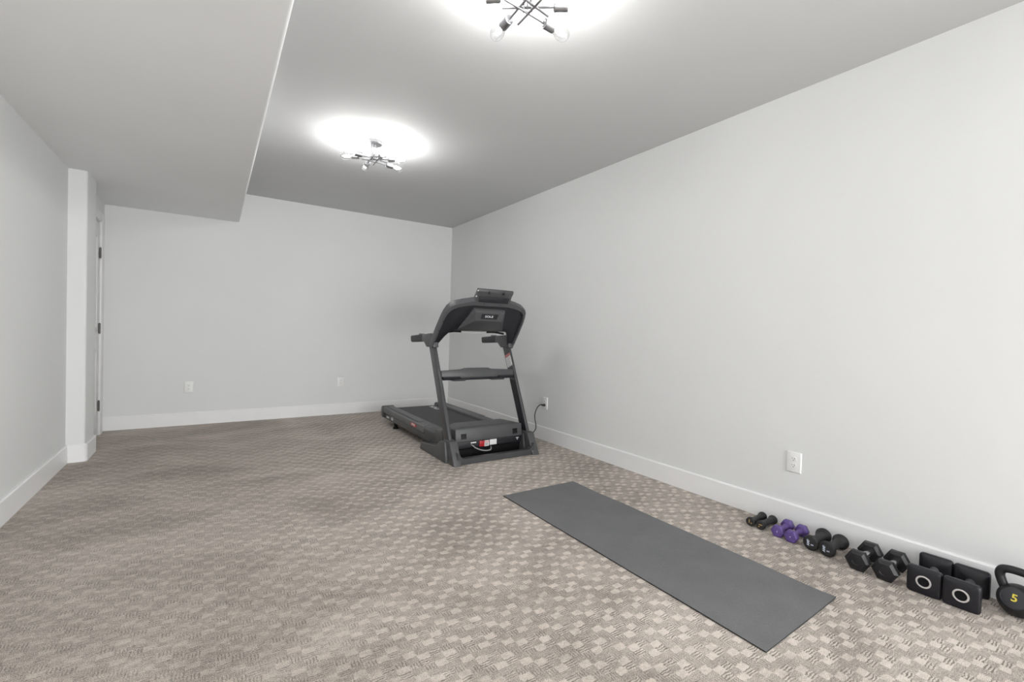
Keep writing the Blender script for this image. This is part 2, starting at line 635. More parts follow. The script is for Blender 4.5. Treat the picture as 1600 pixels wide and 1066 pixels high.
# ================================================================== SETTING
T = 0.12
struct('floor', box((XL - T, YN - T, -0.05), (XR + T, YB + T, 0.0)), 'carpet',
       'taupe patterned loop and cut pile carpet across the whole room', 'carpet')
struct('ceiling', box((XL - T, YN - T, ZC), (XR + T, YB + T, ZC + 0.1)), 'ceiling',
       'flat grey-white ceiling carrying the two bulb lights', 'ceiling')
struct('wall_right', box((XR, YN, -0.02), (XR + T, YB + T, ZC + 0.02)), 'wall',
       'long bare light grey wall behind the dumbbells', 'wall')
struct('wall_back', box((XL - T, YB, -0.02), (XR, YB + T, ZC + 0.02)), 'wall',
       'bare light grey end wall with two outlets', 'wall')
struct('wall_near', box((XL - T, YN - T, -0.02), (XR + T, YN, ZC + 0.02)), 'wall',
       'light grey wall behind the viewer', 'wall')
# left wall: long run, pier with rounded arris, then the stretch holding the door
wl = box((XL - T, YN, -0.02), (XL, PIER_Y0 + 0.1, ZC + 0.02))
pier = bmesh.new()
c0 = 0.018
arc = [(PIER_X - c0 + c0 * math.sin(a), PIER_Y0 + c0 - c0 * math.cos(a)) for a in [i * PI / 12 for i in range(7)]]
pp = [(XL - T, PIER_Y0)] + arc + [(PIER_X, PIER_Y1), (XL - T, PIER_Y1)]
merge(wl, prism(pp, 'z', -0.02, ZC + 0.02))
merge(wl, box((XL - T, DOOR_Y1 + 0.012, -0.02), (XD, YB, ZC + 0.02)))
merge(wl, box((XL - T, PIER_Y1, DOOR_H + 0.014), (XD, DOOR_Y1 + 0.012, ZC + 0.02)))
struct('wall_left', wl, 'wall', 'light grey left wall with a shallow pier beside the door', 'wall')
# dropped soffit along the left, with a bullnosed lower edge, very slightly out of square
rad = 0.020


def soffit_x(y):
    return 0.2042 + 0.0039 * y
sbm = bmesh.new()
rows = []
for y in (YN, YB):
    xf = soffit_x(y) + rad
    prof = [(XL - 0.05, ZS)] + [(xf - rad + rad * math.sin(a), ZS + rad - rad * math.cos(a)) for a in [i * PI / 16 for i in range(9)]] + [(xf, ZC + 0.02), (XL - 0.05, ZC + 0.02)]
    rows.append([sbm.verts.new((px, y, pz)) for px, pz in prof])
n = len(rows[0])
sbm.faces.new(rows[0])
sbm.faces.new(rows[1][::-1])
for i in range(n):
    sbm.faces.new((rows[0][i], rows[1][i], rows[1][(i + 1) % n], rows[0][(i + 1) % n]))
bmesh.ops.recalc_face_normals(sbm, faces=sbm.faces)
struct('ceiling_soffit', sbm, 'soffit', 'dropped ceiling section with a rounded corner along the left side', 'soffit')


# added window frames round the unseen fill lights behind the viewer
def added_window_frame(w, h):
    bm = bmesh.new()
    for x in (-w / 2 - 0.035, 0, w / 2 + 0.035):
        merge(bm, box((x - 0.03, -0.012, -h / 2 - 0.0645), (x + 0.03, 0.052, h / 2 + 0.0645), 0.003))
    for z in (-h / 2 - 0.035, h / 2 + 0.035):
        for x0, x1 in ((-w / 2 - 0.0045, -0.0305), (0.0305, w / 2 + 0.0045)):
            merge(bm, box((x0, -0.012, z - 0.03), (x1, 0.052, z + 0.03), 0.003))
    return bm


struct('added_window_1', xform(added_window_frame(3.1, 2.1), Matrix.Translation((1.25, YN + 0.015, 1.16))), 'trim',
       'added white window frame round the unseen fill light behind the viewer', 'window')
struct('added_window_2', xform(added_window_frame(2.4, 1.4), Matrix.Translation((XR - 0.015, -1.9, 1.25)) @ Matrix.Rotation(PI / 2, 4, 'Z')), 'trim',
       'added white window frame round the unseen fill light on the right wall', 'window')


# baseboards: flat board with an eased top edge
def board_profile(flip):
    t, h = BB_T, BB_H
    return [(0, 0), (flip * t, 0), (flip * t, h - 0.007), (flip * (t - 0.005), h), (0, h)]


struct('baseboard_right', prism([(XR + a, b) for a, b in board_profile(-1)], 'y', YN, YB - 0.001), 'trim',
       'white baseboard along the right wall behind the dumbbells', 'baseboard')
struct('baseboard_back', prism([(YB + a, b) for a, b in board_profile(-1)], 'x', XD + 0.001, XR - 0.001), 'trim',
       'white baseboard along the end wall', 'baseboard')
bl = bmesh.new()
merge(bl, prism([(XL + a, b) for a, b in board_profile(1)], 'y', YN, PIER_Y0 - 0.001))
# around the pier with a bullnose corner
cr = c0 + BB_T


def pier_loop(off, z):
    rr_ = c0 + off
    cx_, cy_ = PIER_X - c0, PIER_Y0 + c0
    pts = [(XL + 0.002, PIER_Y0 - off, z)]
    pts += [(cx_ + rr_ * math.sin(a), cy_ - rr_ * math.cos(a), z) for a in [i * PI / 12 for i in range(7)]]
    pts += [(PIER_X + off, PIER_Y1 + 0.012, z)]
    return pts


pb = bmesh.new()
loops = [pier_loop(0, 0), pier_loop(BB_T, 0), pier_loop(BB_T, BB_H - 0.007), pier_loop(BB_T - 0.005, BB_H), pier_loop(0, BB_H)]
lv = [[pb.verts.new(p) for p in lp] for lp in loops]
for a, b in zip(lv, lv[1:] + lv[:1]):
    for i in range(len(a) - 1):
        pb.faces.new((a[i], a[i + 1], b[i + 1], b[i]))
pb.faces.new([l[0] for l in lv])
pb.faces.new([l[-1] for l in lv][::-1])
bmesh.ops.recalc_face_normals(pb, faces=pb.faces)
merge(bl, pb)
struct('baseboard_left', bl, 'trim', 'white baseboard along the left wall and round the pier', 'baseboard')

# door casing (head and hinge side) and the two-panel door with three hinges
cas = bmesh.new()
CX0, CX1 = XD - 0.002, XD + 0.015
merge(cas, box((CX0, DOOR_Y1 + 0.006, 0), (CX1, DOOR_Y1 + 0.128, DOOR_H + 0.095), 0.003))
merge(cas, box((CX0, PIER_Y1 + 0.001, DOOR_H + 0.008), (CX1, DOOR_Y1 + 0.0055, DOOR_H + 0.095), 0.003))
merge(cas, box((XD - 0.11, DOOR_Y1 + 0.0005, 0), (XD - 0.0025, DOOR_Y1 + 0.0115, DOOR_H + 0.0015)))
merge(cas, box((XD - 0.11, PIER_Y1 + 0.001, DOOR_H + 0.002), (XD - 0.0025, DOOR_Y1 + 0.0115, DOOR_H + 0.0135)))
merge(cas, box((XD - 0.11, PIER_Y1 + 0.001, -0.01), (XD - 0.055, DOOR_Y1, DOOR_H + 0.0015)))
struct('trim_1', cas, 'trim', 'white casing round the door in the far left corner', 'door casing')
door = box((XD - 0.040, DOOR_Y0, 0.018), (XD - 0.003, DOOR_Y1 - 0.001, DOOR_H - 0.003), 0.0015)


def door_panel(z0, z1):
    y0, y1, x = DOOR_Y0 + 0.11, DOOR_Y1 - 0.10, XD - 0.003
    bm = bmesh.new()
    merge(bm, box((x - 0.002, y0, z0), (x + 0.006, y0 + 0.022, z1), 0.003))
    merge(bm, box((x - 0.002, y1 - 0.022, z0), (x + 0.006, y1, z1), 0.003))
    merge(bm, box((x - 0.002, y0 + 0.0222, z0), (x + 0.006, y1 - 0.0222, z0 + 0.022), 0.003))
    merge(bm, box((x - 0.002, y0 + 0.0222, z1 - 0.022), (x + 0.006, y1 - 0.0222, z1), 0.003))
    merge(bm, box((x - 0.001, y0 + 0.06, z0 + 0.06), (x + 0.003, y1 - 0.06, z1 - 0.06), 0.003))
    return bm


merge(door, door_panel(1.02, 1.90))
merge(door, door_panel(0.21, 0.83))
dr = struct('door_1', door, 'door', 'white two-panel door in the far left corner', 'door')
for z in (1.744, 1.026, 0.285):
    hb = tube([(XD + 0.005, DOOR_Y1, z - 0.045), (XD + 0.005, DOOR_Y1, z + 0.045)], 0.0085, 12)
    merge(hb, box((XD - 0.004, DOOR_Y1 - 0.012, z - 0.044), (XD + 0.001, DOOR_Y1 - 0.002, z + 0.044)))
    for q in (-0.048, 0.048):
        merge(hb, tube([(XD + 0.005, DOOR_Y1, z + q - 0.004), (XD + 0.005, DOOR_Y1, z + q + 0.004)], 0.0065, 10))
    hg = obj('hinge', hb, 'hinge', dr)
    hg['label'] = 'satin nickel door hinge'


# ================================================================== OUTLETS
def outlet(label, loc, rotz):
    """duplex outlet; local y points out of the wall, x to the right, origin at plate centre"""
    t = thing('wall_outlet', label, 'outlet', loc, rotz, None)
    pb_ = bmesh.new()
    w, h, d = 0.0425, 0.0615, 0.0075
    pb_ = hexa([(-w, 0, -h), (w, 0, -h), (w, 0, h), (-w, 0, h), (-w + .005, d, -h + .005), (w - .005, d, -h + .005), (w - .005, d, h - .005), (-w + .005, d, h - .005)])
    bevel_all(pb_, 0.0012, 2)
    merge(pb_, lathe_x([(0, 0.0032), (0.0012, 0.0028), (0.0014, 0)], 12))  # centre screw, turned below
    obj('plate', pb_, 'plate', t)
    for s in (1, -1):
        rb_ = prism([(0.0165 * math.cos(a), 0.0145 * math.sin(a)) for a in [i * 2 * PI / 24 for i in range(24)]], 'y', d - 0.001, d + 0.0022, 0.0006, 1)
        xform(rb_, Matrix.Translation((0, 0, s * 0.0195)))
        r_ = obj('receptacle', rb_, 'plate', t)
        sl = box((-0.0075, d + 0.0010, s * 0.0195 + 0.0005), (-0.0052, d + 0.0027, s * 0.0195 + 0.0085))
        merge(sl, box((0.0052, d + 0.0010, s * 0.0195 + 0.0012), (0.0073, d + 0.0027, s * 0.0195 + 0.0078)))
        merge(sl, prism([(0.0027 * math.cos(a), s * 0.0195 - 0.0065 + 0.0027 * math.sin(a)) for a in [i * 2 * PI / 12 for i in range(12)]], 'y', d + 0.0010, d + 0.0027))
        so = obj('slots', sl, 'slot', r_)
        so['label'] = 'dark outlet slots'
    return t


o1 = outlet('white outlet on the long right wall above the gap between mat and dumbbells', (XR, 1.3055, 0.3825), PI / 2)
dup(o1, (XR, 3.707, 0.382), PI / 2, 'white outlet with a black plug in it beside the treadmill')
dup(o1, (-0.196, YB, 0.409), PI, 'white outlet on the end wall nearer the door')
dup(o1, (1.376, YB, 0.409), PI, 'white outlet on the end wall nearer the treadmill')


# ================================================================== CEILING LIGHTS
def make_light(label, cx, cy, watts):
    t = thing('ceiling_light', label, 'ceiling light', (cx, cy, ZC), 0.0, 'nickel bulb lights on the ceiling')
    cb = lathe_x([(0, 0.062), (0.004, 0.064), (0.018, 0.064), (0.024, 0.058), (0.026, 0)], 40)
    xform(cb, Matrix.Rotation(PI / 2, 4, 'Y'))
    obj('canopy', cb, 'nickel', t)
    # thin rods: (angle to the socket, sideways offset, height below ceiling)
    rods = [(5, 0.022, 0.150), (87, 0.020, 0.138), (145, 0.024, 0.128), (190, 0.020, 0.142), (268, 0.022, 0.150), (323, 0.024, 0.132)]
    for ang, off, dz in rods:
        a = math.radians(ang)
        d = Vector((math.cos(a), math.sin(a), 0))
        s = Vector((-math.sin(a), math.cos(a), 0))
        base = s * off + Vector((0, 0, -dz))
        rb_ = tube([base - d * 0.105, base + d * 0.128], 0.0048, 10)
        merge(rb_, tube([base + Vector((0, 0, dz - 0.02)), base - Vector((0, 0, 0.006))], 0.0040, 10))
        rod = obj('rod', rb_, 'nickel', t)
        mx = Matrix.Translation(base) @ Matrix.Rotation(a, 4, 'Z')
        sk = lathe_x([(0.108, 0), (0.108, 0.0145), (0.110, 0.0165), (0.112, 0.0205), (0.1655, 0.0205), (0.1675, 0.0190), (0.1660, 0.0165), (0.158, 0.0160), (0.158, 0)], 24)
        obj('socket', xform(sk, mx), 'nickel', rod)
        gb = lathe_x([(0.160, 0.0130), (0.172, 0.0135), (0.182, 0.0185), (0.194, 0.0255), (0.208, 0.0298), (0.222, 0.0305), (0.236, 0.0280), (0.247, 0.0215), (0.2535, 0.0120), (0.256, 0)], 24)
        g = obj('bulb', xform(gb, mx), 'glass', rod)
        g['label'] = 'clear glass bulb'
        fb = bmesh.new()
        for k in range(4):
            q = k * PI / 2
            merge(fb, tube([(0.178, 0.004 * math.cos(q), 0.004 * math.sin(q)), (0.205, 0.0105 * math.cos(q + .4), 0.0105 * math.sin(q + .4)), (0.229, 0.006 * math.cos(q + .8), 0.006 * math.sin(q + .8))], 0.0016, 6))
        f_ = obj('filament', xform(fb, mx), 'filament', rod)
        f_['label'] = 'glowing white filament'
        ld = bpy.data.lights.new('bulb_light', 'POINT')
        ld.energy = watts
        ld.shadow_soft_size = 0.011
        ld.color = (1.0, 0.995, 0.985)
        lo = bpy.data.objects.new('bulb_light', ld)
        COL.objects.link(lo)
        lo.parent = t
        lo.location = mx @ Vector((0.205, 0, 0))
    return t


make_light('six-bulb nickel ceiling light hanging over the middle of the room', 1.055, 3.66, BULB_WATTS)
make_light('six-bulb nickel ceiling light cut by the top of the photo', 1.06, 1.565, BULB_WATTS)


# ================================================================== YOGA MAT
mc = [(1.6459, 2.5456), (2.2576, 2.5468), (2.2460, 0.8298), (1.6394, 0.8098)]   # far-left, far-right, near-right, near-left
ym = bmesh.new()
NX, NY, TH = 22, 60, 0.005
o0 = Vector((1.947, 1.683, 0))
top, bot = {}, {}
for i in range(NX + 1):
    for j in range(NY + 1):
        u, v = i / NX, j / NY
        p = (Vector(mc[0]) * (1 - u) + Vector(mc[1]) * u) * (1 - v) + (Vector(mc[3]) * (1 - u) + Vector(mc[2]) * u) * v
        ed = 0.0022 * math.sin(v * 23 + 1.2) * (1 if u > 0.9 else 0) * max(0, (u - 0.9) * 10)
        lift = 0.0010 + 0.0008 * math.sin(v * 17 + 2 * u) + (0.004 * max(0, (v - 0.955) / 0.045) * max(0, (u - 0.7) / 0.3))
        q = Vector((p.x + ed, p.y, 0)) - o0
        top[i, j] = ym.verts.new((q.x, q.y, lift + TH))
        bot[i, j] = ym.verts.new((q.x, q.y, lift))
for i in range(NX):
    for j in range(NY):
        ym.faces.new((top[i, j], top[i, j + 1], top[i + 1, j + 1], top[i + 1, j]))
        ym.faces.new((bot[i, j], bot[i + 1, j], bot[i + 1, j + 1], bot[i, j + 1]))
for i in range(NX):
    for j in (0, NY):
        ym.faces.new((top[i, j], top[i + 1, j], bot[i + 1, j], bot[i, j]))
for j in range(NY):
    for i in (0, NX):
        ym.faces.new((top[i, j], top[i, j + 1], bot[i, j + 1], bot[i, j]))
bmesh.ops.recalc_face_normals(ym, faces=ym.faces)
ymo = obj('yoga_mat', ym, 'mat')
ymo.data.materials.append(M['matedge'])
for p in ymo.data.polygons:
    if abs(p.normal.z) < 0.5 or p.normal.z < 0:
        p.material_index = 1  # sides and underside darker than the top
mo = tag(ymo, 'dark grey foam exercise mat unrolled flat on the carpet', 'exercise mat')
mo.location = o0


# ================================================================== DUMBBELLS
def db_root(label, x, y, deg, group):
    return thing('dumbbell', label, 'dumbbell', (x, y, 0), math.radians(deg), group)


def face_frame(xf, z, rot):
    """lettering on the end facing -x: text right is -y, up is z, turned by rot degrees"""
    a = math.radians(rot)
    ex = Vector((0, -math.cos(a), math.sin(a)))
    ey = Vector((0, math.sin(a), math.cos(a)))
    return frame((xf, 0, z), ex, ey)


# -- little round neoprene pair with gold numerals
def small_db(label, x, y, deg, rot):
    t = db_root(label, x, y, deg, 'small black dumbbells with gold numerals')
    r, h = 0.0265, 0.081
    z = r
    obj('handle', lathe_x([(-0.050, 0.0205), (-0.03, 0.0180), (0, 0.0172), (0.03, 0.0180), (0.050, 0.0205)], 28, cz=z), 'neo', t)
    for s in (-1, 1):
        pr = [(s * 0.046, 0.0200), (s * 0.058, 0.0232), (s * 0.066, 0.0258), (s * 0.073, r), (s * 0.078, 0.0250), (s * h, 0.0215), (s * (h + 0.0006), 0.0)]
        hd = obj('head', lathe_x(pr, 28, cz=z), 'neo', t)
        if s < 0:
            nb = text_bm('1', 0.026, face_frame(-h - 0.0006, z, rot) @ Matrix.Translation((-0.004, 0.002, 0)), bold=0.0006)
            merge(nb, text_bm('0', 0.011, face_frame(-h - 0.0006, z, rot) @ Matrix.Translation((0.008, -0.006, 0)), bold=0.0003))
            g = obj('numeral', nb, 'gold', hd)
            g['label'] = 'gold numeral'
    return t


small_db('small black round dumbbell with upright gold numeral, first in the row', 2.737, 1.437, 2.7, 0)
small_db('small black round dumbbell with sideways gold numeral, beside the purple pair', 2.739, 1.378, 2.0, -90)


# -- purple vinyl hex pair
def hex_head(s, x0, x1, R, z, cham, tin=None, phase=0.0):
    """hexagonal head between |x| = x0 (inner) and x1 (outer), chamfered both ends"""
    pr = [(s * x0, R * 0.0), (s * x0, R - cham * 1.3), (s * (x0 + cham * 0.9), R), (s * (x1 - cham), R), (s * x1, R - cham * 1.3), (s * x1, 0)]
    return lathe_x(pr, 6, phase=phase, cz=z)


def purple_db(label, x, y, deg):
    t = db_root(label, x, y, deg, 'purple hexagonal dumbbells')
    R = 0.0362
    z = R * 0.866
    obj('handle', lathe_x([(-0.050, 0.0185), (-0.042, 0.0158), (-0.02, 0.0140), (0, 0.0136), (0.02, 0.0140), (0.042, 0.0158), (0.050, 0.0185)], 24, cz=z), 'purple', t)
    for s in (-1, 1):
        pr = [(s * 0.043, 0.012), (s * 0.048, R * 0.82), (s * 0.054, R), (s * 0.076, R), (s * 0.0815, R * 0.86), (s * 0.083, R * 0.60), (s * 0.0835, 0)]
        hb_ = lathe_x(pr, 6, cz=z)
        bmesh.ops.bevel(hb_, geom=[e for e in hb_.edges if abs(e.verts[0].co.x - e.verts[1].co.x) > 0.004], offset=0.004, segments=3, affect='EDGES', profile=0.5, clamp_overlap=True)
        hd = obj('head', hb_, 'purple', t, 45)
        if s < 0:
            g = obj('numeral', text_bm('4', 0.016, face_frame(-0.0838, z, 0), bold=0.0003), 'purplelight', hd)
            g['label'] = 'pale purple numeral'
    return t


purple_db('purple hexagonal dumbbell touching the small black ones', 2.727, 1.2815, 5.0)
purple_db('purple hexagonal dumbbell nearer the black neoprene pair', 2.722, 1.2060, 2.3)


# -- flared neoprene pair with pale lettering
def neo_db(label, x, y, deg):
    t = db_root(label, x, y, deg, 'flared black dumbbells with pale lettering')
    R = 0.0390
    z = R
    obj('handle', lathe_x([(-0.056, 0.0275), (-0.045, 0.0238), (-0.025, 0.0212), (0, 0.0205), (0.025, 0.0212), (0.045, 0.0238), (0.056, 0.0275)], 32, cz=z), 'neo', t)
    for s in (-1, 1):
        pr = [(s * 0.052, 0.0260), (s * 0.062, 0.0315), (s * 0.071, 0.0368), (s * 0.078, R), (s * 0.0845, R - 0.0010), (s * 0.0895, R - 0.0050), (s * 0.0915, R - 0.011), (s * 0.092, 0)]
        hd = obj('head', lathe_x(pr, 32, cz=z), 'neo', t)
        if s < 0:
            fm = face_frame(-0.0922, z, -90 + 180)
            nb = text_bm('AMF', 0.0165, fm @ Matrix.Translation((0.001, 0.0105, 0)), bold=0.0004)
            merge(nb, text_bm('5', 0.0165, fm @ Matrix.Translation((-0.006, -0.0085, 0)), bold=0.0004))
            g = obj('lettering', nb, 'bluewhite', hd)
            g['label'] = 'pale blue white lettering'
    return t


neo_db('flared black dumbbell with pale lettering, next to the purple pair', 2.727, 1.1050, 3.0)
neo_db('flared black dumbbell with pale lettering, next to the chrome-handled hex pair', 2.722, 1.0250, 0.7)


# -- rubber hex pair with chrome handle
def hex_db(label, x, y, deg):
    t = db_root(label, x, y, deg, 'black rubber hex dumbbells with chrome handles')
    R = 0.0525
    z = R * 0.866
    hp = [(-0.064, 0.0150)]
    for k in range(-22, 23):
        xx = k * 0.0026
        hp.append((xx, 0.0140 + 0.0022 * math.cos(xx * 32) - (0.0010 if k % 6 == 0 else 0)))
    hp.append((0.064, 0.0150))
    h_ = obj('handle', lathe_x(hp, 28, cz=z), 'chrome', t)
    h_['label'] = 'chrome handle'
    for s in (-1, 1):
        pr = [(s * 0.058, 0), (s * 0.058, R * 0.74), (s * 0.0685, R * 0.985), (s * 0.071, R), (s * 0.094, R), (s * 0.0965, R * 0.985), (s * 0.108, R * 0.74), (s * 0.1085, R * 0.70), (s * 0.1080, 0)]
        hb_ = lathe_x(pr, 6, cz=z)
        hd = obj('head', hb_, 'hexrub', t, 18)
        cap = lathe_x([(s * 0.1078, 0.0175), (s * 0.1092, 0.0175), (s * 0.1096, 0.0160), (s * 0.1082, 0.0145), (s * 0.1080, 0)], 24, cz=z)
        obj('end_cap', cap, 'hexrub', hd)
    return t


hex_db('black hex dumbbell with chrome handle, next to the flared black pair', 2.709, 0.8890, 2.0)
hex_db('black hex dumbbell with chrome handle, next to the square-ended pair', 2.709, 0.7815, 2.0)


# -- square-ended pair with steel rings
def sq_db(label, x, y, deg):
    t = db_root(label, x, y, deg, 'black square-ended dumbbells with steel rings')
    a = 0.0585
    z = a
    h_ = obj('handle', lathe_x([(-0.086, 0.0165), (-0.080, 0.0200), (-0.072, 0.0165), (-0.05, 0.0150), (0, 0.0155), (0.05, 0.0150), (0.072, 0.0165), (0.080, 0.0200), (0.086, 0.0165)], 28, cz=z), 'nickel', t)
    h_['label'] = 'grey metal handle'
    for s in (-1, 1):
        # rounded-square pillow: loops from inner neck to outer face
        bm = bmesh.new()
        loops_ = []
        for xx, half, cr_ in ((0.070, 0.020, 0.02), (0.076, 0.036, 0.018), (0.083, 0.0530, 0.014), (0.089, a, 0.013), (0.103, a, 0.013), (0.109, a - 0.003, 0.013), (0.1125, a - 0.009, 0.013), (0.1130, 0.030, 0.020)):
            L_ = []
            cr_ = min(cr_, half)
            for q, (sy, sz) in enumerate(((1, 1), (-1, 1), (-1, -1), (1, -1))):
                for k in range(6):
                    an = q * PI / 2 + k * PI / 10
                    L_.append(bm.verts.new((s * xx, sy * (half - cr_) + cr_ * math.cos(an), z + sz * (half - cr_) + cr_ * math.sin(an))))
            loops_.append(L_)
        for A_, B_ in zip(loops_, loops_[1:]):
            for k in range(24):
                bm.faces.new((A_[k], A_[(k + 1) % 24], B_[(k + 1) % 24], B_[k]))
        bm.faces.new(loops_[0])
        bm.faces.new(loops_[-1])
        bmesh.ops.recalc_face_normals(bm, faces=bm.faces)
        hd = obj('head', bm, 'sqrub', t, 50)
        rg = lathe_x([(s * 0.1122, 0.0272), (s * 0.1150, 0.0262), (s * 0.1156, 0.0235), (s * 0.1148, 0.0200), (s * 0.1128, 0.0192)], 40, cz=z)
        g = obj('ring', rg, 'ring', hd)
        g['label'] = 'brushed steel ring'
        obj('end_cap', lathe_x([(s * 0.1120, 0.0196), (s * 0.1138, 0.0190), (s * 0.1141, 0)], 32, cz=z), 'black', hd)
    return t


sq_db('square-ended black dumbbell with steel ring, next to the hex pair', 2.7275, 0.6465, 2.6)
sq_db('square-ended black dumbbell with steel ring, next to the kettlebell', 2.7275, 0.5270, 2.6)

# ================================================================== KETTLEBELL
kb = thing('kettlebell', 'black kettlebell with a yellow 5 on its grey face', 'kettlebell', (2.770, 0.383, 0), math.radians(-6))
RB = 0.064
body = bmesh.new()
bmesh.ops.create_uvsphere(body, u_segments=40, v_segments=28, radius=RB)
tilt = Matrix.Rotation(math.radians(-24), 4, 'Y')   # local -x axis becomes the face normal, tipped up
nrm = Vector((-math.cos(math.radians(24)), 0, math.sin(math.radians(24))))
cz_ = 0.0615
for v in body.verts:
    d = v.co.dot(nrm)
    if d > 0.050:
        v.co -= nrm * (d - 0.050)
    if v.co.z < -cz_:
        v.co.z = -cz_
xform(body, Matrix.Translation((0, 0, cz_)))
obj('body', body, 'iron', kb)
hpts = [(0.0, 0.040, 0.096), (0.0, 0.050, 0.120), (0.0, 0.057, 0.148), (0.0, 0.050, 0.170), (0.0, 0.030, 0.178), (0, 0, 0.180), (0.0, -0.030, 0.178), (0.0, -0.050, 0.170), (0.0, -0.057, 0.148), (0.0, -0.050, 0.120), (0.0, -0.040, 0.096)]
obj('handle', tube(smooth_path(hpts, 6), 0.0160, 18), 'iron', kb)
fm = frame(Vector((0, 0, cz_)) + nrm * 0.0500, (0, -1, 0), (math.sin(math.radians(24)), 0, math.cos(math.radians(24))))
disc = lathe_x([(0, 0.0405), (0.0016, 0.0398), (0.0020, 0.038), (0.0020, 0)], 48)
xform(disc, Matrix.Rotation(-PI / 2, 4, 'Y'))
fd = obj('face_disc', xform(disc, fm), 'face', kb)
fd['label'] = 'dark grey round face'
nb = obj('numeral', text_bm('5', 0.040, fm @ Matrix.Translation((0, 0, 0.0026)), bold=0.0008), 'yellow', fd)
nb['label'] = 'yellow numeral 5'
rg = tube([fm @ Vector((0.0415 * math.cos(a), 0.0415 * math.sin(a), 0.0005)) for a in [i * 2 * PI / 48 for i in range(48)]], 0.0022, 8, True)
obj('rim', rg, 'iron', kb)

# ================================================================== TREADMILL
TX, TY = 2.07, 3.28
tm = thing('treadmill', 'charcoal treadmill in the far right of the room, its console back facing out', 'treadmill', (TX, TY, 0))
KB_ = 0.485                       # lean of the uprights, dy/dz


def up_y(z):
    return 0.1855 + (z - 0.164) * (0.550 - 0.1855) / (0.946 - 0.164)


# front cross bar with curved inner corners
fb = bmesh.new()
prof = [(-0.388, 0.004), (0.388, 0.004), (0.388, 0.104)]
prof += [(0.368 - 0.055 + 0.055 * math.cos(a), 0.050 + 0.055 - 0.055 * math.sin(a)) for a in [i * PI / 16 for i in range(1, 9)]]
prof += [(-0.368 + 0.055 - 0.055 * math.sin(a), 0.050 + 0.055 - 0.055 * math.cos(a)) for a in [i * PI / 16 for i in range(0, 8)]]
prof += [(-0.388, 0.104)]
merge(fb, prism(prof, 'y', 0.022, 0.075, 0.0015, 1))
obj('front_bar', fb, 'char2', tm)
# floor boots that take the uprights
for s in (-1, 1):
    bo = bmesh.new()
    lo_, hi_ = (0.356, 0.428)
    pr = [(0.0, 0.0), (0.012, 0.0), (0.20, 0.0), (0.24, 0.165), (0.205, 0.188), (0.098, 0.186)]
    merge(bo, prism(pr, 'x', s * lo_, s * hi_, 0.010, 3))
    pr2 = [(0.12, 0.0), (0.690, 0.0), (0.655, 0.066), (0.34, 0.108), (0.255, 0.165), (0.16, 0.172)]
    merge(bo, prism(pr2, 'x', s * 0.350, s * 0.446, 0.010, 3))
    obj('base_cover', bo, 'char', tm)
# uprights
for s in (-1, 1):
    z0, z1 = 0.150, 0.960
    dpt = 0.0575
    xi, xo = s * 0.3800, s * 0.4125
    ub = hexa([(xi, up_y(z0) - dpt, z0), (xo, up_y(z0) - dpt, z0), (xo, up_y(z0) + dpt, z0), (xi, up_y(z0) + dpt, z0),
               (xi, up_y(z1) - dpt, z1), (xo, up_y(z1) - dpt, z1), (xo, up_y(z1) + dpt, z1), (xi, up_y(z1) + dpt, z1)])
    bmesh.ops.bevel(ub, geom=list(ub.edges), offset=0.012, segments=5, affect='EDGES', profile=0.5, clamp_overlap=True)
    upo = obj('upright', ub, 'char2', tm)
    za_, zb_ = 0.190, 0.640  # dark strip puts the shade of the lower inner face into colour
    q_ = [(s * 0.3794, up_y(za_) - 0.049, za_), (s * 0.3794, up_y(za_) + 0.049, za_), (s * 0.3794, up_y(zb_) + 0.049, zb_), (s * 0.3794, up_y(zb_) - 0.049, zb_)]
    obj('inner_shade_strip', hexa([Vector(p) for p in q_] + [Vector(p) + Vector((s * 0.003, 0, 0)) for p in q_]), 'dark', upo)
    if s > 0:
        def lab(za, zb, mat_, nm, lb):
            k_ = 0.46
            q = [(0.3790, up_y(za) - 0.044, za + 0.044 * k_), (0.3790, up_y(za) + 0.032, za - 0.032 * k_), (0.3790, up_y(zb) + 0.032, zb - 0.032 * k_), (0.3790, up_y(zb) - 0.044, zb + 0.044 * k_)]
            bm = hexa([Vector(p) for p in q] + [Vector(p) + Vector((0.004, 0, 0)) for p in q])
            g = obj(nm, bm, mat_, upo)
            g['label'] = lb
        lab(0.762, 0.855, 'sticker', 'warning_label', 'white printed warning label')
        lab(0.857, 0.880, 'pink', 'warning_label', 'red and white warning strip')
# grip mounts and hand grips
for s in (-1, 1):
    pr = [(0.745, 1.058), (0.55, 1.072), (0.50, 1.055), (0.475, 0.945), (0.635, 0.945), (0.700, 0.992), (0.745, 0.992)]
    mb_ = prism(pr, 'x', s * 0.372, s * 0.428, 0.009, 3)
    gm = obj('grip_mount', mb_, 'char', tm)
    gp = [(1.032, 1.040), (0.735, 1.060), (0.735, 0.990), (1.020, 0.976)]
    obj('hand_grip', prism(gp, 'x', s * 0.370, s * 0.430, 0.014, 4), 'grip', gm)
    obj('grip_button', box((s * 0.40 - 0.012, 0.76, 1.040), (s * 0.40 + 0.012, 0.86, 1.064), 0.005), 'char', gm)

# console: inclined arch; local frame u = x, v = up the slope, w = towards the front of the machine
SL = 0.78
vdir = Vector((0, -SL, 1)).normalized()
CV = 1 / vdir.z                      # v per metre of z


def cpt(x, z, w=0.0):
    """point on the console plane at height z, pushed w metres towards the front"""
    nrm_ = Vector((0, -1, -SL)).normalized()
    return Vector((x, 0.505 - SL * (z - 0.947), z)) + nrm_ * w


def mirror(half):
    return half + [(-x, z) for x, z in half[::-1] if abs(x) > 1e-6]


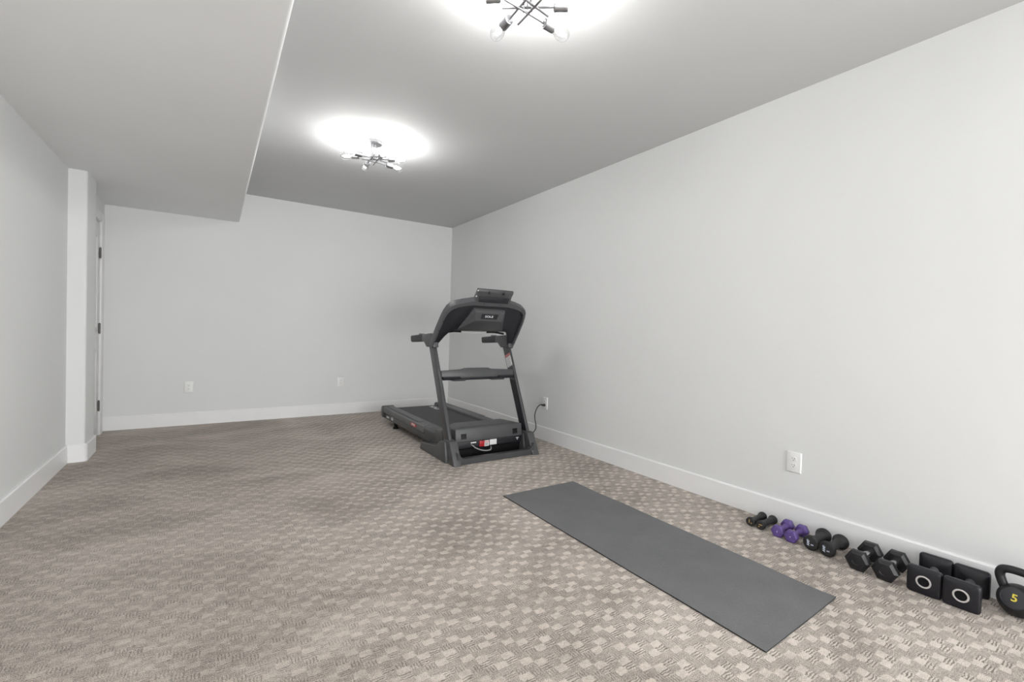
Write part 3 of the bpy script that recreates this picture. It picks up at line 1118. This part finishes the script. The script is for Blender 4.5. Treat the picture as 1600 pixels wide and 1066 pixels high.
def cslab(outline, w0, w1, bev=0.0, seg=2):
    """outline of (x, z) on the console plane, extruded between depths w0 and w1"""
    bm = bmesh.new()
    A_ = [bm.verts.new(cpt(x, z, w0)) for x, z in outline]
    B_ = [bm.verts.new(cpt(x, z, w1)) for x, z in outline]
    m_ = len(outline)
    bm.faces.new(A_)
    bm.faces.new(B_[::-1])
    for i in range(m_):
        bm.faces.new((A_[i], B_[i], B_[(i + 1) % m_], A_[(i + 1) % m_]))
    bmesh.ops.recalc_face_normals(bm, faces=bm.faces)
    if bev:
        bmesh.ops.bevel(bm, geom=list(bm.edges), offset=bev, segments=seg, affect='EDGES', profile=0.5, clamp_overlap=True)
    return bm


outer = [(0.428, 0.944), (0.432, 1.00), (0.428, 1.10), (0.420, 1.20), (0.412, 1.245), (0.398, 1.282), (0.375, 1.308), (0.335, 1.328), (0.27, 1.345), (0.18, 1.362), (0.0, 1.365)]
inner = [(0.0, 1.102), (0.20, 1.102), (0.265, 1.098), (0.300, 1.080), (0.332, 1.040), (0.372, 0.965), (0.376, 0.944)]
half = outer[:-1]
outline = [(x, z) for x, z in outer[:-1]] + [(-x, z) for x, z in outer[:-1][::-1]] + [(-x, z) for x, z in inner[:0:-1]] + [(x, z) for x, z in inner[1:]]
# walk: right outer up, left outer down, left inner up, right inner down
outline = [(x, z) for x, z in outer[:-1]] + [(-x, z) for x, z in outer[:-1][::-1]] + [(-x, z) for x, z in inner[::-1][:-1]] + [(x, z) for x, z in inner[1:]]
cons = cslab(outline, -0.046, -0.012, 0.006, 2)
co = obj('console', cons, 'dark', tm)
# paler rim round the outside, wrapping over the edge
rimo = outer[:-1]
rimi = [(0.414, 0.944), (0.417, 1.00), (0.413, 1.10), (0.404, 1.198), (0.394, 1.238), (0.377, 1.267), (0.352, 1.287), (0.310, 1.304), (0.25, 1.317), (0.17, 1.328)]
rim = bmesh.new()
for (wa, wb, grow) in ((-0.050, 0.006, 0.004),):
    ol = [(x + grow * (1 if x > 0.3 else 0.2), z + (grow if x < 0.4 else 0)) for x, z in rimo]
    ring_o = ol + [(-x, z) for x, z in ol[::-1]]
    ring_i = rimi + [(-x, z) for x, z in rimi[::-1]]
    k_ = len(ring_o)
    Ao = [rim.verts.new(cpt(x, z, wb - 0.010)) for x, z in ring_o]
    Am = [rim.verts.new(cpt(x * 0.992, z - 0.004, wb)) for x, z in ring_o]
    Ai = [rim.verts.new(cpt(x, z, wb)) for x, z in ring_i]
    Aj = [rim.verts.new(cpt(x * 0.985, z - 0.004, -0.014)) for x, z in ring_i]
    Bo = [rim.verts.new(cpt(x, z, wa)) for x, z in ring_o]
    Bi = [rim.verts.new(cpt(x, z, wa)) for x, z in ring_i]
    seqs = [Ao, Am, Ai, Aj, Bi, Bo]
    for P_, Q_ in zip(seqs, seqs[1:] + seqs[:1]):
        for i in range(k_ - 1):
            rim.faces.new((P_[i], P_[i + 1], Q_[i + 1], Q_[i]))
    rim.faces.new([q[0] for q in seqs])
    rim.faces.new([q[-1] for q in seqs][::-1])
bmesh.ops.recalc_face_normals(rim, faces=rim.faces)
ro = obj('console_rim', rim, 'rim', tm, 40)
# screw holes in the rim
for x, z in ((-0.085, 1.343), (0.085, 1.343), (-0.409, 1.18), (0.409, 1.18), (-0.418, 1.10), (-0.421, 1.00), (0.421, 1.00), (0.34, 1.305)):
    c_ = cpt(x, z, 0.0055)
    d_ = cpt(x, z, 0.0072)
    obj('screw', tube([c_, d_], 0.0042, 10), 'black', ro)
# raised centre boss with sloping sides
b0 = [(-0.160, 1.300), (0.160, 1.300), (0.238, 1.104), (-0.238, 1.104)]
b1 = [(-0.150, 1.290), (0.150, 1.290), (0.135, 1.226), (-0.135, 1.226)]
bb = bmesh.new()
Ab = [bb.verts.new(cpt(x, z, -0.02)) for x, z in b0]
Bb = [bb.verts.new(cpt(x, z, 0.004 if z > 1.2 else -0.010)) for x, z in b0]
Cb = [bb.verts.new(cpt(x, z, 0.030 if z > 1.25 else 0.052)) for x, z in b1]
bb.faces.new(Ab)
bb.faces.new(Cb[::-1])
for P_, Q_ in ((Ab, Bb), (Bb, Cb)):
    for i in range(4):
        bb.faces.new((P_[i], Q_[i], Q_[(i + 1) % 4], P_[(i + 1) % 4]))
bmesh.ops.recalc_face_normals(bb, faces=bb.faces)
bevel_all(bb, 0.0035, 2)
boss = obj('console_boss', bb, 'char', tm)
# badge on the boss face
pA, pB, pC = cpt(0, 1.290, 0.030), cpt(0, 1.226, 0.052), None
ey_ = (pA - pB).normalized()
mid = (pA + pB) / 2
bfm = frame(mid, (1, 0, 0), ey_)
bz = bfm.to_3x3() @ Vector((0, 0, 1))
sgn = 1 if bz.y < 0 else -1
badge = prism([(-0.086, -0.024), (0.078, -0.024), (0.088, 0.024), (-0.086, 0.024)], 'z', -0.002 * sgn, 0.0015 * sgn)
bdo = obj('badge', xform(badge, bfm), 'dark', boss)
fr_ = bmesh.new()
for q in ([(-0.086, -0.024), (-0.078, -0.024), (-0.078, 0.024), (-0.086, 0.024)], [(0.068, -0.024), (0.078, -0.024), (0.088, 0.024), (0.078, 0.024)]):
    merge(fr_, prism(q, 'z', 0.0, 0.0022 * sgn))
tx_ = text_bm('SOLE', 0.026, bfm @ Matrix.Translation((-0.006, 0, 0.0022 * sgn)), bold=0.0002, sx=1.45)
g = obj('lettering', tx_, 'white', bdo)
g['label'] = 'white lettering'
xform(fr_, bfm)
fr_.free()
# silver bar and dark stays under the console opening
sb = tube(smooth_path([(-0.14, 0.512, 1.094), (-0.07, 0.518, 1.090), (0, 0.52, 1.089), (0.07, 0.518, 1.090), (0.13, 0.512, 1.094)], 6), 0.0105, 12)
g = obj('pulse_bar', sb, 'silver', tm)
g['label'] = 'silver pulse bar'
for s in (-1, 1):
    obj('bar_bracket', tube(smooth_path([(s * 0.31, 0.48, 1.082), (s * 0.22, 0.505, 1.096), (s * 0.13, 0.512, 1.094)], 5), 0.0095, 10), 'black', tm)
# console body behind the panel: deck facing the runner
dk = bmesh.new()
dk = hexa([(-0.33, 0.45, 1.100), (0.33, 0.45, 1.100), (0.32, 0.60, 1.115), (-0.32, 0.60, 1.115),
           (-0.31, 0.25, 1.345), (0.31, 0.25, 1.345), (0.28, 0.36, 1.33), (-0.28, 0.36, 1.33)])
bevel_all(dk, 0.015, 3)
obj('console_deck', dk, 'char', tm)
# display unit on top
sd = [(0.182, 1.352), (0.136, 1.455), (0.126, 1.467), (0.118, 1.470), (0.150, 1.474), (0.238, 1.365)]
sd = [(0.182, 1.350), (0.152, 1.410), (0.124, 1.440), (0.120, 1.462), (0.130, 1.470), (0.152, 1.470), (0.240, 1.362), (0.235, 1.345)]
dsp = obj('display', prism(sd, 'x', -0.178, 0.178, 0.005, 2), 'char', tm)
vb = bmesh.new()
for s, x in ((-1, -0.07), (1, 0.075)):
    merge(vb, box((x - 0.006, 0.116, 1.425), (x + 0.006, 0.145, 1.447), 0.002))
merge(vb, prism([(0.176, 1.356), (0.154, 1.404), (0.146, 1.402), (0.166, 1.352)], 'x', -0.150, 0.150, 0.002))
obj('display_back', vb, 'dark', dsp)
for z, y in ((1.448, 0.132), (1.402, 0.160)):
    g = obj('side_clip', box((-0.183, y - 0.010, z - 0.008), (-0.176, y + 0.010, z + 0.006), 0.003), 'silver', dsp)
    g['label'] = 'silver side clip'

# accessory tray between the uprights
to = [(-0.378, 0.742), (-0.13, 0.754), (-0.095, 0.765), (0.095, 0.765), (0.13, 0.754), (0.378, 0.742), (0.378, 0.690), (0.22, 0.668), (-0.20, 0.668), (-0.378, 0.690)]
tb = bmesh.new()
A_ = [tb.verts.new((x, 0.384 + (z - 0.69) * 0.16, z)) for x, z in to]
B_ = [tb.verts.new((x, 0.50 + (z - 0.69) * 0.3, z - 0.01)) for x, z in to]
tb.faces.new(A_)
tb.faces.new(B_[::-1])
for i in range(len(to)):
    tb.faces.new((A_[i], B_[i], B_[(i + 1) % len(to)], A_[(i + 1) % len(to)]))
bmesh.ops.recalc_face_normals(tb, faces=tb.faces)
bevel_all(tb, 0.004, 2)
tr = obj('tray', tb, 'char', tm)
tu = bmesh.new()
merge(tu, prism([(0.365, 0.688), (0.50, 0.700), (0.50, 0.662), (0.375, 0.660)], 'x', -0.372, -0.20, 0.003))
merge(tu, prism([(0.372, 0.680), (0.50, 0.690), (0.50, 0.658), (0.378, 0.657)], 'x', -0.21, 0.21, 0.003))
merge(tu, prism([(0.365, 0.688), (0.50, 0.700), (0.50, 0.664), (0.375, 0.662)], 'x', 0.20, 0.372, 0.003))
obj('tray_underside', tu, 'dark', tr)
for xa, xb in ((-0.27, -0.15), (0.13, 0.26)):
    obj('tray_clip', prism([(0.362, 0.664), (0.45, 0.664), (0.45, 0.650), (0.370, 0.650)], 'x', xa, xb, 0.003), 'char', tr)

# running deck
dfr = bmesh.new()
for s in (-1, 1):
    merge(dfr, box((s * 0.385 if s < 0 else 0.335, 0.33, 0.066), (s * 0.335 if s < 0 else 0.385, 1.945, 0.122), 0.006))
merge(dfr, box((-0.335, 0.40, 0.075), (0.335, 1.92, 0.125)))
obj('deck_frame', dfr, 'char2', tm)
# belt with rounded rear roller
bp_ = [(0.38, 0.162)] + [(1.925 + 0.040 * math.sin(a), 0.134 + 0.040 * math.cos(a)) for a in [i * PI / 8 for i in range(9)]] + [(0.38, 0.094)]
bp_[0] = (0.38, 0.174)
belt = obj('running_belt', prism(bp_, 'x', -0.272, 0.272, 0.0), 'belt', tm)
lg = text_bm('SOLE', 0.085, frame((0.165, 1.74, 0.1752), (0, -1, 0), (1, 0, 0)), depth=0.0004, bold=0.001, sx=1.3)
g = obj('lettering', lg, 'white', belt)
g['label'] = 'white lettering on the belt'
# foot rails
for s in (-1, 1):
    fr = bmesh.new()
    q = [(s * 0.392, 0.128), (s * 0.392, 0.186), (s * 0.380, 0.196), (s * 0.290, 0.204), (s * 0.276, 0.196), (s * 0.276, 0.172), (s * 0.30, 0.128)]
    merge(fr, prism(q, 'y', 0.735, 1.925, 0.004, 2))
    rl = obj('foot_rail', fr, 'railtop', tm)
    st = box((s * 0.30 if s > 0 else -0.370, 0.90, 0.1985), (s * 0.370 if s > 0 else -0.30, 1.86, 0.2060), 0.003)
    obj('tread_strip', st, 'railtop', rl)
    fc = bmesh.new()
    q2 = [(s * 0.394, 0.112), (s * 0.394, 0.180), (s * 0.375, 0.196), (s * 0.285, 0.204), (s * 0.276, 0.190), (s * 0.285, 0.112)]
    merge(fc, prism(q2, 'y', 0.465, 0.727, 0.006, 2))
    obj('rail_cover', fc, 'char', tm)
    hc = prism([(0.30, 0.095), (0.30, 0.200), (0.33, 0.228), (0.45, 0.222), (0.460, 0.190), (0.455, 0.095)], 'x', s * 0.318, s * 0.398, 0.006, 2)
    obj('hood_side', hc, 'char', tm)
    ec = prism([(1.925, 0.070), (1.985, 0.082), (2.000, 0.120), (1.990, 0.185), (1.970, 0.202), (1.925, 0.206)], 'x', s * 0.268, s * 0.398, 0.006, 2)
    obj('end_cap', ec, 'char', tm)
    ft = tube([(s * 0.355, 1.60, 0.0), (s * 0.355, 1.60, 0.070)], 0.020, 14)
    merge(ft, tube([(s * 0.355, 1.60, 0.0), (s * 0.355, 1.60, 0.014)], 0.030, 16))
    obj('levelling_foot', ft, 'black', tm)
# side graphics on the left rail
sg = bmesh.new()
el = prism([(0.985 + 0.080 * math.cos(a), 0.160 + 0.0190 * math.sin(a)) for a in [i * 2 * PI / 32 for i in range(32)]], 'x', -0.396, -0.388)
ov = obj('side_emblem', el, 'red', tm)
ov['label'] = 'red oval emblem'
tx_ = text_bm('SOLE', 0.030, frame((-0.3965, 0.985, 0.161), (0, -1, 0), (0, 0, 1)), depth=0.0005, bold=0.0008, sx=1.35)
g = obj('lettering', tx_, 'white', ov)
g['label'] = 'white lettering'
tx_ = text_bm('SOLE', 0.022, frame((-0.3858, 1.79, 0.094), (0, -1, 0), (0, 0, 1)), depth=0.0008, bold=0.001, sx=1.5)
g = obj('side_lettering', tx_, 'white', tm)
g['label'] = 'small white side lettering'
g = obj('side_numeral', text_bm('63', 0.046, frame((-0.3858, 1.640, 0.100), (0, -1, 0), (0, 0, 1)), depth=0.0008, bold=0.0012, sx=1.3), 'white', tm)
g['label'] = 'white side numerals'

# motor hood
hd_ = bmesh.new()
hA = [(-0.340, 0.160, 0.152), (0.340, 0.160, 0.152), (0.340, 0.45, 0.152), (-0.340, 0.45, 0.152)]
hB = [(-0.338, 0.172, 0.262), (0.338, 0.172, 0.262), (0.338, 0.43, 0.235), (-0.338, 0.43, 0.235)]
hC = [(-0.270, 0.195, 0.277), (0.270, 0.195, 0.277), (0.245, 0.405, 0.272), (-0.245, 0.405, 0.272)]
ra_ = [[hd_.verts.new(p) for p in L_] for L_ in (hA, hB, hC)]
hd_.faces.new(ra_[0])
hd_.faces.new(ra_[2][::-1])
for P_, Q_ in zip(ra_, ra_[1:]):
    for i in range(4):
        hd_.faces.new((P_[i], Q_[i], Q_[(i + 1) % 4], P_[(i + 1) % 4]))
bmesh.ops.recalc_face_normals(hd_, faces=hd_.faces)
bevel_all(hd_, 0.007, 3)
merge(hd_, prism([(0.42, 0.165), (0.40, 0.235), (0.44, 0.225), (0.50, 0.180), (0.50, 0.165)], 'x', -0.30, 0.30, 0.004))
hood = obj('motor_hood', hd_, 'char', tm)
for s in (-1, 1):
    vv = bmesh.new()
    for k in range(5):
        x = s * 0.262 + (k - 2) * 0.0105
        q = [(x - 0.0034, 0.163, 0.176), (x + 0.0034, 0.163, 0.176), (x + 0.0034, 0.170, 0.176), (x - 0.0034, 0.170, 0.176),
             (x - 0.0034, 0.1665, 0.222), (x + 0.0034, 0.1665, 0.222), (x + 0.0034, 0.174, 0.222), (x - 0.0034, 0.174, 0.222)]
        merge(vv, xform(hexa(q), Matrix.Translation((0, -0.0025, 0))))
    obj('vent_slots', vv, 'black', hood)
pan = prism([(0.168, 0.094), (0.166, 0.152), (0.44, 0.152), (0.44, 0.080), (0.20, 0.080)], 'x', -0.333, 0.333, 0.006, 2)
po = obj('motor_pan', pan, 'dark', tm)
sw = box((-0.110, 0.155, 0.096), (-0.060, 0.170, 0.146), 0.004)
merge(sw, box((-0.090, 0.151, 0.110), (-0.076, 0.160, 0.132), 0.003))
g = obj('power_switch', sw, 'red', po)
g['label'] = 'red power switch'
g = obj('sticker', box((-0.056, 0.163, 0.094), (-0.012, 0.169, 0.144)), 'sticker', po)
g['label'] = 'white printed sticker'
s1 = box((-0.050, 0.161, 0.100), (-0.020, 0.166, 0.124))
obj('sticker_print', s1, 'greyprint', po)
obj('sticker_band', box((-0.056, 0.161, 0.128), (-0.012, 0.166, 0.136)), 'pink', po)
g = obj('sticker', box((-0.004, 0.163, 0.100), (0.068, 0.169, 0.147)), 'sticker', po)
g['label'] = 'white printed sticker'
g = obj('sticker', box((-0.192, 0.163, 0.133), (-0.140, 0.169, 0.142)), 'white', po)
g['label'] = 'small white printed sticker'
tt = box((0.276, 0.162, 0.131), (0.306, 0.169, 0.139), 0.002)
merge(tt, box((0.287, 0.162, 0.116), (0.295, 0.169, 0.134), 0.002))
g = obj('latch_tab', tt, 'silver', po)
g['label'] = 'pale latch tab'
lf = box((-0.349, 0.21, 0.006), (0.349, 0.62, 0.076), 0.004)  # black block added so the gap under the motor reads as shade
obj('shade_filler', lf, 'black', tm)
lead = tube(smooth_path([(-0.186, 0.168, 0.118), (-0.180, 0.140, 0.114), (-0.165, 0.130, 0.100), (-0.11, 0.125, 0.076), (-0.05, 0.128, 0.064), (-0.005, 0.140, 0.066), (0.020, 0.180, 0.082)], 6), 0.0052, 10)
g = obj('mains_lead', lead, 'greycord', po)
g['label'] = 'grey loop of lead'
# power cord up to the outlet plug
cp_ = [(2.846, 3.696, 0.366), (2.815, 3.690, 0.373), (2.775, 3.680, 0.365), (2.735, 3.665, 0.335), (2.70, 3.640, 0.292), (2.665, 3.590, 0.250), (2.628, 3.525, 0.222), (2.585, 3.467, 0.190), (2.545, 3.445, 0.166), (2.500, 3.421, 0.160)]
cp_ = [(x - TX, y - TY, z) for x, y, z in cp_]
pc = obj('power_cord', tube(smooth_path(cp_, 6), 0.0046, 10), 'cord', tm)
pl = lathe_x([(2.8640, 0.0), (2.8640, 0.0125), (2.850, 0.0130), (2.838, 0.0085), (2.826, 0.0062), (2.826, 0)], 16, cy=3.697, cz=0.364)
xform(pl, Matrix.Translation((-TX, -TY, 0)))
obj('plug', pl, 'cord', pc)
